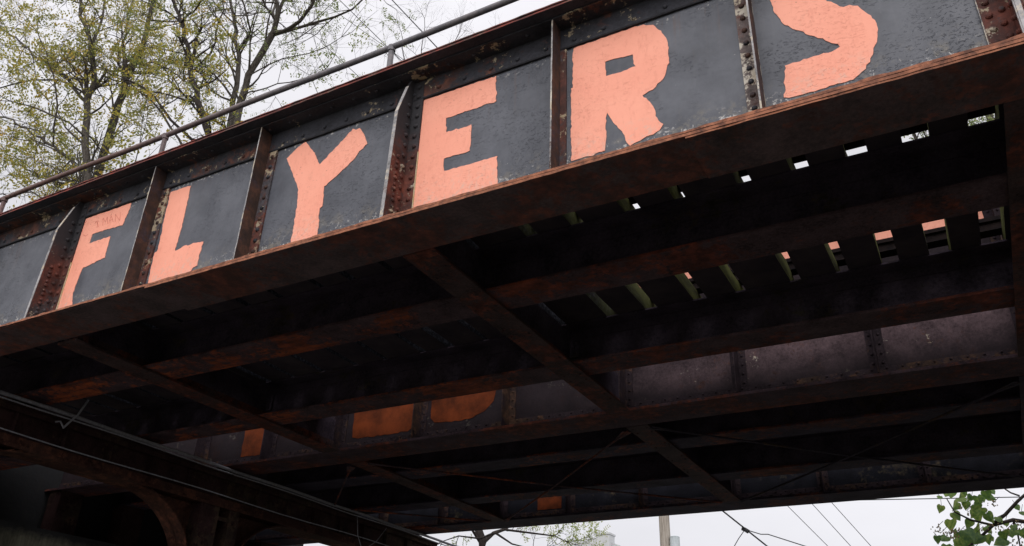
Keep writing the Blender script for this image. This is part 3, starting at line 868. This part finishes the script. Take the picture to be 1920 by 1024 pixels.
YA = 11.0
bA = tuple(on_y(172, 400, YA)); bA = (bA[0] + .3, YA, 3.19)
make_tree(bA, [
    ([bA, *pl([(165, 400), (163, 330), (160, 250), (163, 190)], YA)], .24, .13),
    (pl([(163, 190), (178, 150), (172, 90), (150, 30), (146, -40), (150, -110)], YA, -.8), .11, .04),
    (pl([(172, 95), (190, 40), (197, -30), (220, -90)], YA, .9), .06, .03),
    (pl([(160, 190), (130, 150), (75, 112), (30, 70), (-30, 30)], YA, 1.5), .07, .03),
    (pl([(158, 175), (110, 150), (60, 150), (0, 165), (-50, 160)], YA, -1.4), .045, .02),
    (pl([(163, 330), (120, 290), (95, 272), (50, 240), (15, 222), (-30, 210)], YA, .8), .07, .03),
    (pl([(163, 330), (120, 345), (70, 330), (20, 300)], YA, 1.8), .05, .02),
    (pl([(163, 260), (130, 230), (60, 200), (20, 190)], YA, -1.8), .04, .02),
    (pl([(120, 420), (90, 380), (60, 360), (20, 370), (-20, 360)], YA, .5), .04, .02),
    (pl([(175, 380), (215, 350), (250, 320), (262, 270)], YA, -.7), .04, .015),
    (pl([(100, 275), (108, 200), (100, 140), (70, 60)], YA, -1.2), .04, .02),
], 'leftmost tall slender tree with yellowing leaves above the handrail', 'sparse autumn trees behind the bridge', M['bark'], M['leafy'], 2, .40, .5, 1.5)
YB = 12.2
bB = tuple(on_y(185, 400, YB)); bB = (bB[0], YB, 3.19)
make_tree(bB, [
    ([bB, *pl([(182, 330), (195, 285), (215, 222), (235, 150)], YB)], .22, .15),
    (pl([(235, 150), (262, 105), (275, 60), (286, 10), (292, -50), (310, -110)], YB, -.6), .13, .05),
    (pl([(234, 150), (222, 110), (238, 62), (238, 10), (228, -50)], YB, 1.4), .06, .03),
    (pl([(240, 152), (285, 190), (320, 240), (350, 290)][::-1], YB, -1.0), .05, .03),
    (pl([(262, 118), (320, 132), (355, 155)], YB, -1.4), .04, .02),
    (pl([(215, 222), (190, 180), (150, 170)], YB, -1.0), .03, .015),
], 'tall slender tree with a leaning forked trunk, second from the left above the handrail', 'sparse autumn trees behind the bridge', M['bark'], M['leafy'], 2, .36, .5, 1.4)
YC = 11.6
bC = tuple(on_y(385, 330, YC)); bC = (bC[0], YC, 3.19)
make_tree(bC, [
    ([bC, *pl([(398, 270), (385, 235), (370, 190), (357, 130)], YC)], .16, .11),
    (pl([(357, 130), (352, 85), (338, 40), (325, 0), (322, -60), (330, -110)], YC, .7), .10, .045),
    (pl([(340, 42), (372, 10), (395, -40)], YC, -1), .045, .02),
    (pl([(370, 190), (330, 165), (300, 122), (258, 118)], YC, 1.2), .045, .02),
    (pl([(398, 270), (360, 262), (320, 225), (290, 182), (245, 152)], YC, -1.3), .065, .025),
    (pl([(360, 135), (395, 100), (405, 60), (420, 20), (410, -40)], YC, 1.3), .045, .02),
], 'thin dark tree between the forked tree and the thick pale one above the handrail', 'sparse autumn trees behind the bridge', M['barkdark'], M['leafy'], 2, .32, .4, 1.4)
YD = 12.8
bD = tuple(on_y(440, 330, YD)); bD = (bD[0], YD, 3.0)
make_tree(bD, [
    ([bD, *pl([(442, 260), (450, 195), (466, 140), (492, 98), (512, 62)], YD)], .24, .13),
    (pl([(512, 62), (545, 52), (562, 40), (585, 10), (600, -40)], YD, -.8), .10, .05),
    (pl([(512, 66), (550, 55), (600, 40), (660, 18), (700, -20)], YD, .9), .07, .03),
    (pl([(512, 62), (516, 10), (514, -50)], YD, .9), .06, .03),
    (pl([(430, 262), (436, 190), (446, 140), (445, 90), (438, 30), (418, -40)], YD + .3, .7), .13, .05),
    (pl([(440, 190), (402, 140), (362, 105), (330, 98)], YD, -1.4), .05, .02),
    (pl([(448, 95), (470, 60), (458, 10), (440, -50)], YD, -1.1), .05, .02),
    (pl([(455, 180), (500, 165), (560, 150), (610, 130)], YD, -1.2), .03, .012),
    (pl([(470, 140), (530, 110), (580, 100), (640, 70)], YD, 1.2), .03, .012),
], 'thick pale trunked tree forking to the right, nearest the middle above the handrail', 'sparse autumn trees behind the bridge', M['bark'], M['leafg'], 2, .26, .3, 1.5)
YE = 15.0
bE = (-10.0, YE, GZ)
make_tree(bE, [
    ([bE, tuple(on_y(900, 1060, YE)), tuple(on_y(905, 1015, YE)), tuple(on_y(885, 960, YE + .3)), (-10.6, YE + .5, 8.5)], .17, .04),
    (pl([(905, 1018), (925, 1000), (945, 993), (980, 970)], YE, .8), .06, .03),
    (pl([(902, 1020), (880, 985), (872, 950)], YE, -.5), .04, .02),
    (pl([(925, 1000), (900, 1010), (860, 1005), (830, 1015)], YE, -.8), .03, .01),
    (pl([(945, 993), (1000, 1000), (1040, 1005), (1060, 1015)], YE, .9), .03, .01),
    (pl([(930, 1000), (960, 1020), (1000, 1030)], YE, .3), .03, .01),
], 'low tree with pale leafy twigs seen under the far girder beside the white building', None, M['barkdark'], M['leafp'], 3, .19, .2, 1.6, 2, .7, .8)
YG = 21.0
bG = (-16.4, YG, GZ)
make_tree(bG, [
    ([bG, (-16.0, YG, 8), tuple(on_y(790, 300, YG)), tuple(on_y(780, 200, YG))], .22, .06),
    (pl([(780, 200), (765, 150), (758, 110), (752, 60)], YG, .3), .04, .012),
    (pl([(780, 200), (785, 140), (790, 95), (796, 35)], YG, .8), .04, .012),
    (pl([(782, 210), (815, 140), (832, 110), (850, 85)], YG, -.6), .03, .01),
    (pl([(782, 240), (850, 150), (880, 100), (905, 75)], YG, .6), .03, .01),
    (pl([(780, 190), (740, 130), (725, 100)], YG, -.6), .03, .01),
], 'slender almost bare tree whose twigs stand behind the second handrail post', None, M['barkdark'], M['leafg'], 0, .13, .2, 1.4, 2, 1.2, .9)
YF = 19
bF = (-19, YF, GZ)
def bush(base, h, w, n, label, mat, lsz):
    t = empty('shrub', base); tag(t, label, 'shrub'); tm = MB(); lm = MB()
    B = Vector(base)
    for i in range(n):
        d = Vector((U(-1, 1) * w, U(-1, 1) * w, h)).normalized()
        p = B + Vector((U(-.5, .5), U(-.5, .5), 0)); q = p + d * h * U(.6, .95)
        tm.tube([p, p.lerp(q, .5) + rand_dir() * .2, q], [.05, .035, .015], 5, cap=False)
        for k in range(7): grow(tm, lm, p.lerp(q, U(.35, 1)), (d + rand_dir() * .8).normalized(), U(.8, 1.5), .015, 1, 3, lsz, .2)
    tm.build('trunk', M['bark'], t); lm.build('crown', mat, t)
bush((-21.5, 20.5, GZ), 9.5, .5, 18, 'bright green bushy shrub seen low beyond the pier columns', M['leafg'], .3)
bT = (3.2, 24.0, GZ)
make_tree(bT, [([bT, (3.1, 24, 4), (2.9, 24.1, 9), (2.6, 24, 14), (2.3, 24.2, 18)], .3, .08),
    ([(2.9, 24.1, 10), (1.6, 24.3, 13), (.6, 24.2, 15.5), (.2, 24, 17.3)], .12, .04),
    ([(2.8, 24.1, 12), (2.0, 23.6, 14.5), (1.3, 23.5, 17)], .09, .04),
    ([(2.6, 24, 14), (1.9, 24.4, 15.5), (1.5, 24.5, 17.5)], .08, .03),
    ([(2.6, 24, 14), (3.6, 24.4, 15.5), (4.2, 24.5, 17.5)], .08, .03)],
    'tall green tree beyond the bridge glimpsed through the rightmost gaps between the ties', None, M['bark'], M['leafg'], 4, .3, .3, 2.0, 2, 1.4, 1.0)

# heart-leaved tree at lower right
t = empty('tree', (2.3, 15.4, GZ)); tag(t, 'broad heart leaved green tree reaching in at the lower right under the bridge', 'tree')
tm = MB(); lm = MB(); sm = MB()
B = Vector((2.3, 15.4, GZ))
def heart(p, size, hang):
    ax = (Vector((0, 0, -1)) * hang + rand_dir() * .6).normalized()
    sd = ax.cross(Vector((U(-.5, .5), -1, U(-.2, .4)))).normalized(); nr = ax.cross(sd)
    prof = [(0, .0), (-.12, .28), (.0, .46), (.22, .52), (.5, .42), (.8, .2), (1.08, 0)]
    R_ = [p + ax * (size * a) + sd * (size * b) + nr * (size * (.10 * b + .06 * math.sin(a * 3))) for a, b in prof]
    L_ = [p + ax * (size * a) - sd * (size * b) + nr * (size * (.10 * b + .06 * math.sin(a * 3))) for a, b in prof[1:-1]]
    mids = [p + ax * (size * a) for a in (.05, .3, .6, .85)]
    # fan halves along the midrib
    k = len(lm.v); vs = R_ + L_[::-1]
    rs = [0, 1, 2, 3, 4, 5, 6]; ls = [0, 11, 10, 9, 8, 7, 6]
    lm.add([tuple(v) for v in vs] + [tuple(p + ax * size * .45 - nr * size * .03)], [[a, b, 12] for a, b in zip(rs, rs[1:])] + [[b, a, 12] for a, b in zip(ls, ls[1:])])
def brl(pts, r0, r1):
    P, Rr = polyline(pts, r0, r1, .05); tm.tube(P, Rr, 7, cap=False); return P
q = lambda x, y, d=0: on_y(x, y, 15.0 + d)
trunkP = brl([tuple(B), (2.2, 15.4, 1.2), (1.9, 15.3, 2.6), (2.2, 15.5, 5.0), (2.6, 15.6, 7.5)], .15, .05)
L1 = brl([(2.0, 15.3, 2.0), tuple(q(1960, 985, .2)), tuple(q(1900, 975)), tuple(q(1862, 985)), tuple(q(1835, 1010)), tuple(q(1810, 1030))], .05, .015)
L2 = brl([tuple(q(1862, 982)), tuple(q(1885, 965)), tuple(q(1908, 940)), tuple(q(1925, 925)), (1.0, 15.0, 4.0)], .028, .02)
L3 = brl([tuple(q(1912, 930)), tuple(q(1895, 924)), tuple(q(1880, 914)), tuple(q(1868, 905))], .014, .008)
L4 = brl([tuple(q(1900, 975)), tuple(q(1908, 1000)), tuple(q(1914, 1030))], .018, .01)
L5 = brl([tuple(q(1862, 985)), tuple(q(1820, 975)), tuple(q(1790, 960)), tuple(q(1775, 935))], .02, .008)
spots = [(1765, 955, 20), (1788, 970, 26), (1785, 925, 20), (1806, 925, 14), (1800, 942, 22), (1830, 955, 20), (1835, 950, 20), (1848, 930, 26), (1840, 935, 22), (1858, 925, 18), (1820, 985, 26), (1810, 1005, 32), (1830, 1000, 34), (1815, 1020, 34), (1840, 1012, 24), (1795, 1005, 24), (1775, 1015, 26), (1757, 1012, 20), (1880, 1005, 26), (1885, 985, 18), (1900, 990, 16), (1870, 975, 16), (1848, 995, 20), (1825, 965, 20), (1850, 970, 22), (1915, 965, 16), (1905, 952, 12), (1858, 1012, 12), (1895, 1000, 22), (1800, 1030, 30), (1830, 1035, 30), (1780, 1035, 26), (1762, 935, 14), (1812, 948, 22), (1822, 935, 16), (1915, 1000, 20)]
for (x, y, s) in spots:
    dd = U(-.35, .35)
    p = on_y(x, y - s * .35, 15.0 + dd)
    heart(p, s * 15.6 / F_ * U(.5, .78), U(.5, 1.2))
    if R() < .5: heart(on_y(x + U(-8, 8), y + U(-8, 8), 15.2 + dd), s * 15.6 / F_ * .75, .6)
    tm.tube([p, p + Vector((U(-.05, .15), .05, U(.03, .12)))], .004, 3)
for i in range(420):
    v = rand_dir() * U(.4, 1); p = Vector((2.7, 15.8, 5.2)) + Vector((v.x * 1.7, v.y * 1.7, v.z * 2.3))
    if p.x < .55 + .1 * max(0, p.z): continue
    heart(p, U(.14, .24), 1.0)
for (x, y, n) in [(1780, 1003, 26), (1795, 1000, 22), (1763, 1000, 14), (1755, 990, 10), (1812, 958, 14), (1860, 945, 14), (1865, 990, 14), (1905, 1018, 16), (1912, 985, 14), (1830, 1000, 12), (1885, 995, 12)]:
    c = on_y(x, y, 14.9)
    for i in range(n):
        p = c + Vector((U(-.09, .09), U(-.05, .05), U(-.07, .07)))
        r = U(.008, .015)
        sm.add([tuple(p + Vector(v) * r) for v in ((1, 0, 0), (-1, 0, 0), (0, 1, 0), (0, -1, 0), (0, 0, 1.4), (0, 0, -1.4))],
               [(0, 2, 4), (2, 1, 4), (1, 3, 4), (3, 0, 4), (2, 0, 5), (1, 2, 5), (3, 1, 5), (0, 3, 5)])
    tm.tube([c, c + Vector((.12, 0, .1))], .005, 3)
tm.build('trunk', M['barkdark'], t, smooth=True); lm.build('crown', M['leafc'], t); sm.build('seed_head', M['seed'], t)

# ================================================================== WHITE BUILDING, POLE, WIRES
Yb = 40
c0 = on_y(1122, 999, Yb)
bld = empty('building', (c0.x, Yb, GZ)); tag(bld, 'grey white flat roofed building with a corner pillar beyond the far side of the bridge', 'building')
zt = c0.z - .12
m = MB(); m.box(c0.x - 14, c0.x + .55, Yb, Yb + 12, GZ, zt - .5); wall = m.build('wall', M['whitewall'], bld)
for i in range(6):
    for zf in (1.0, 4.2):
        w = MB(); xa = c0.x - 13 + i * 2.2
        w.box(xa, xa + 1.2, Yb - .05, Yb - .01, zf, zf + 1.6); w.box(xa - .06, xa + 1.26, Yb - .12, Yb - .052, zf - .1, zf - .002)
        w.build('window', M['glass'], wall)
m = MB()
m.prism([(c0.x - 14, zt - .499), (c0.x - 14, zt - .46), (c0.x - 2.6, zt - .44), (c0.x - 1.6, zt - .22), (c0.x - .1, zt - .10), (c0.x - .1, zt - .499)], 1, Yb + .002, Yb + .3)
m.build('parapet', M['whitewall'], bld)
m = MB(); m.box(c0.x - .1, c0.x + .62, Yb - .08, Yb + .6, GZ, zt); m.box(c0.x - .14, c0.x + .66, Yb - .12, Yb + .64, zt, zt + .09); m.box(c0.x + .05, c0.x + .07, Yb + .1, Yb + .12, zt + .09, zt + .25)
m.build('corner_pillar', M['whitewall'], bld)
m = MB(); m.prism([(c0.x + .62, GZ), (c0.x + .62, zt - .35), (c0.x + 1.6, zt - .75), (c0.x + 6, zt - .9), (c0.x + 6, GZ)], 1, Yb + .2, Yb + 10)
m.build('side_wing', M['whitewall'], bld)

Yp_ = 25
pc = on_y(1246, 1000, Yp_)
pole = empty('utility_pole', (pc.x, Yp_, GZ)); tag(pole, 'weathered wooden utility pole with a grey canister beyond the bridge', 'utility pole')
m = MB()
m.tube([(pc.x + .05, Yp_, GZ - .3), (pc.x + .02, Yp_, 4), (pc.x, Yp_, 7), (pc.x - .02, Yp_, 10.2)], [.19, .165, .155, .13], 12); m.build('pole_shaft', M['wood'], pole, smooth=True)
tc = on_y(1266, 1008, Yp_)
m = MB(); m.tube([(tc.x, Yp_ - .05, tc.z - .85), (tc.x, Yp_ - .05, tc.z)], .145, 14); m.tube([(tc.x, Yp_ - .05, tc.z + .001), (tc.x, Yp_ - .05, tc.z + .03)], [.15, .11], 14)
m.tube([(tc.x - .02, Yp_ - .05, tc.z - .3), (pc.x, Yp_, tc.z - .3)], .03, 6); m.build('canister', M['metal'], pole)
m = MB(); m.box(pc.x - 1.1, pc.x + 1.1, Yp_ - .06 - .16, Yp_ - .16, 9.6, 9.72)
for dx in (-1, -.5, .5, 1): m.tube([(pc.x + dx, Yp_ - .19, 9.72), (pc.x + dx, Yp_ - .19, 9.86)], [.03, .04], 7)
m.build('crossarm', M['wood'], pole)

def wire(p, q, ya, yb, r, lab, ext=1.2, group='thin overhead wires', sag=.0):
    a = on_y(*p, ya); b = on_y(*q, yb); d = b - a
    A = a - d * ext; B_ = b + d * ext; pts = []
    for i in range(17):
        s = i / 16; w = A.lerp(B_, s); w.z -= sag * 4 * s * (1 - s); pts.append(w)
    m = MB(); m.tube(pts, r, 5); o = m.build('overhead_wire', M['wire']); return tag(o, lab, 'wire', group)
wire((1360, 962), (1438, 1024), 18, 19, .017, 'thick cable descending to the right from the far girder past the utility pole', .7, None)
m = MB(); jn = on_y(1397, 993, 18.5)
m.tube([jn + Vector((-.06, 0, .03)), jn, jn + Vector((.07, 0, -.05))], .045, 7)
m.tube([jn, jn + Vector((.3, .1, -.10)), on_y(1440, 1002, 18.6), on_y(1515, 1026, 19), on_y(1660, 1055, 20)], .011, 5)
m.tube([jn, on_y(1385, 1010, 18.6), on_y(1370, 1036, 18.8), on_y(1350, 1080, 19)], .009, 5)
tag(m.build('cable_splice', M['wire']), 'knotted splice with two thin wires branching off the thick descending cable', 'cable splice')
wire((1478, 950), (1552, 1024), 22, 23, .008, 'leftmost of three parallel thin wires right of the thick cable')
wire((1523, 945), (1595, 1024), 22, 23, .008, 'middle one of three parallel thin wires right of the thick cable')
wire((1560, 943), (1633, 1024), 22, 23, .008, 'rightmost of three parallel thin wires right of the thick cable')
wire((1650, 937), (1920, 932), 17, 17.5, .009, 'thin horizontal wire behind the heart leaved tree', .4)
wire((735, 0), (787, 55), 17, 17, .02, 'rightmost thin wire crossing the sky above the handrail', 1.5)
wire((667, 30), (720, 82), 17, 17.5, .014, 'middle thin wire crossing the sky above the handrail', 1.2)
wire((645, 33), (717, 84), 17.5, 18, .010, 'faint thin wire meeting the middle one above the handrail', 1.0)
wire((650, 123), (676, 147), 17, 17, .012, 'lowest thin wire crossing the sky above the handrail', 2)

# ================================================================== LIGHT
SUN_EL, SUN_AZ = math.radians(42), math.radians(-68)     # azimuth measured from +x towards +y; the sun is behind the viewer
sd = Vector((math.cos(SUN_EL) * math.cos(SUN_AZ), math.cos(SUN_EL) * math.sin(SUN_AZ), math.sin(SUN_EL)))
L = bpy.data.lights.new('sun', 'SUN'); L.energy = 1.1; L.angle = math.radians(40); L.color = (1, .97, .93)
lo = bpy.data.objects.new('sun', L); col.objects.link(lo); lo.rotation_euler = sd.to_track_quat('Z', 'Y').to_euler()
w = bpy.data.worlds.new('World'); scene.world = w; w.use_nodes = True
nt = w.node_tree; bg = nt.nodes['Background']
sky = nt.nodes.new('ShaderNodeTexSky'); sky.sky_type = 'NISHITA'; sky.sun_disc = False
sky.sun_elevation = SUN_EL; sky.sun_rotation = math.pi / 2 - SUN_AZ
tc = nt.nodes.new('ShaderNodeTexCoord')
mp = nt.nodes.new('ShaderNodeMapping'); mp.inputs['Scale'].default_value = (1, 1, 2.2); nt.links.new(tc.outputs['Generated'], mp.inputs[0])
no = nt.nodes.new('ShaderNodeTexNoise'); no.inputs['Scale'].default_value = 1.6; no.inputs['Detail'].default_value = 5; nt.links.new(mp.outputs[0], no.inputs['Vector'])
dp = nt.nodes.new('ShaderNodeVectorMath'); dp.operation = 'DOT_PRODUCT'; nt.links.new(tc.outputs['Generated'], dp.inputs[0]); dp.inputs[1].default_value = sd
mr = nt.nodes.new('ShaderNodeMapRange'); nt.links.new(dp.outputs['Value'], mr.inputs[0])
mr.inputs[1].default_value = -.2; mr.inputs[2].default_value = 1; mr.inputs[3].default_value = 8.2; mr.inputs[4].default_value = 19
mm = nt.nodes.new('ShaderNodeMapRange'); nt.links.new(no.outputs['Fac'], mm.inputs[0])
mm.inputs[1].default_value = .3; mm.inputs[2].default_value = .7; mm.inputs[3].default_value = .84; mm.inputs[4].default_value = 1.16
mu = nt.nodes.new('ShaderNodeMath'); mu.operation = 'MULTIPLY'; nt.links.new(mr.outputs[0], mu.inputs[0]); nt.links.new(mm.outputs[0], mu.inputs[1])
cl = nt.nodes.new('ShaderNodeVectorMath'); cl.operation = 'SCALE'; cl.inputs[0].default_value = (1.0, .985, 1.03); nt.links.new(mu.outputs[0], cl.inputs['Scale'])
mx = nt.nodes.new('ShaderNodeMix'); mx.data_type = 'RGBA'; mx.inputs[0].default_value = .93
nt.links.new(sky.outputs[0], mx.inputs[6]); nt.links.new(cl.outputs[0], mx.inputs[7]); nt.links.new(mx.outputs[2], bg.inputs['Color'])
bg.inputs['Strength'].default_value = .1

scene.render.engine = 'CYCLES'
scene.cycles.max_bounces = 8; scene.cycles.diffuse_bounces = 6
scene.cycles.use_denoising = True
scene.view_settings.view_transform = 'Standard'; scene.view_settings.look = 'None'; scene.view_settings.exposure = 0
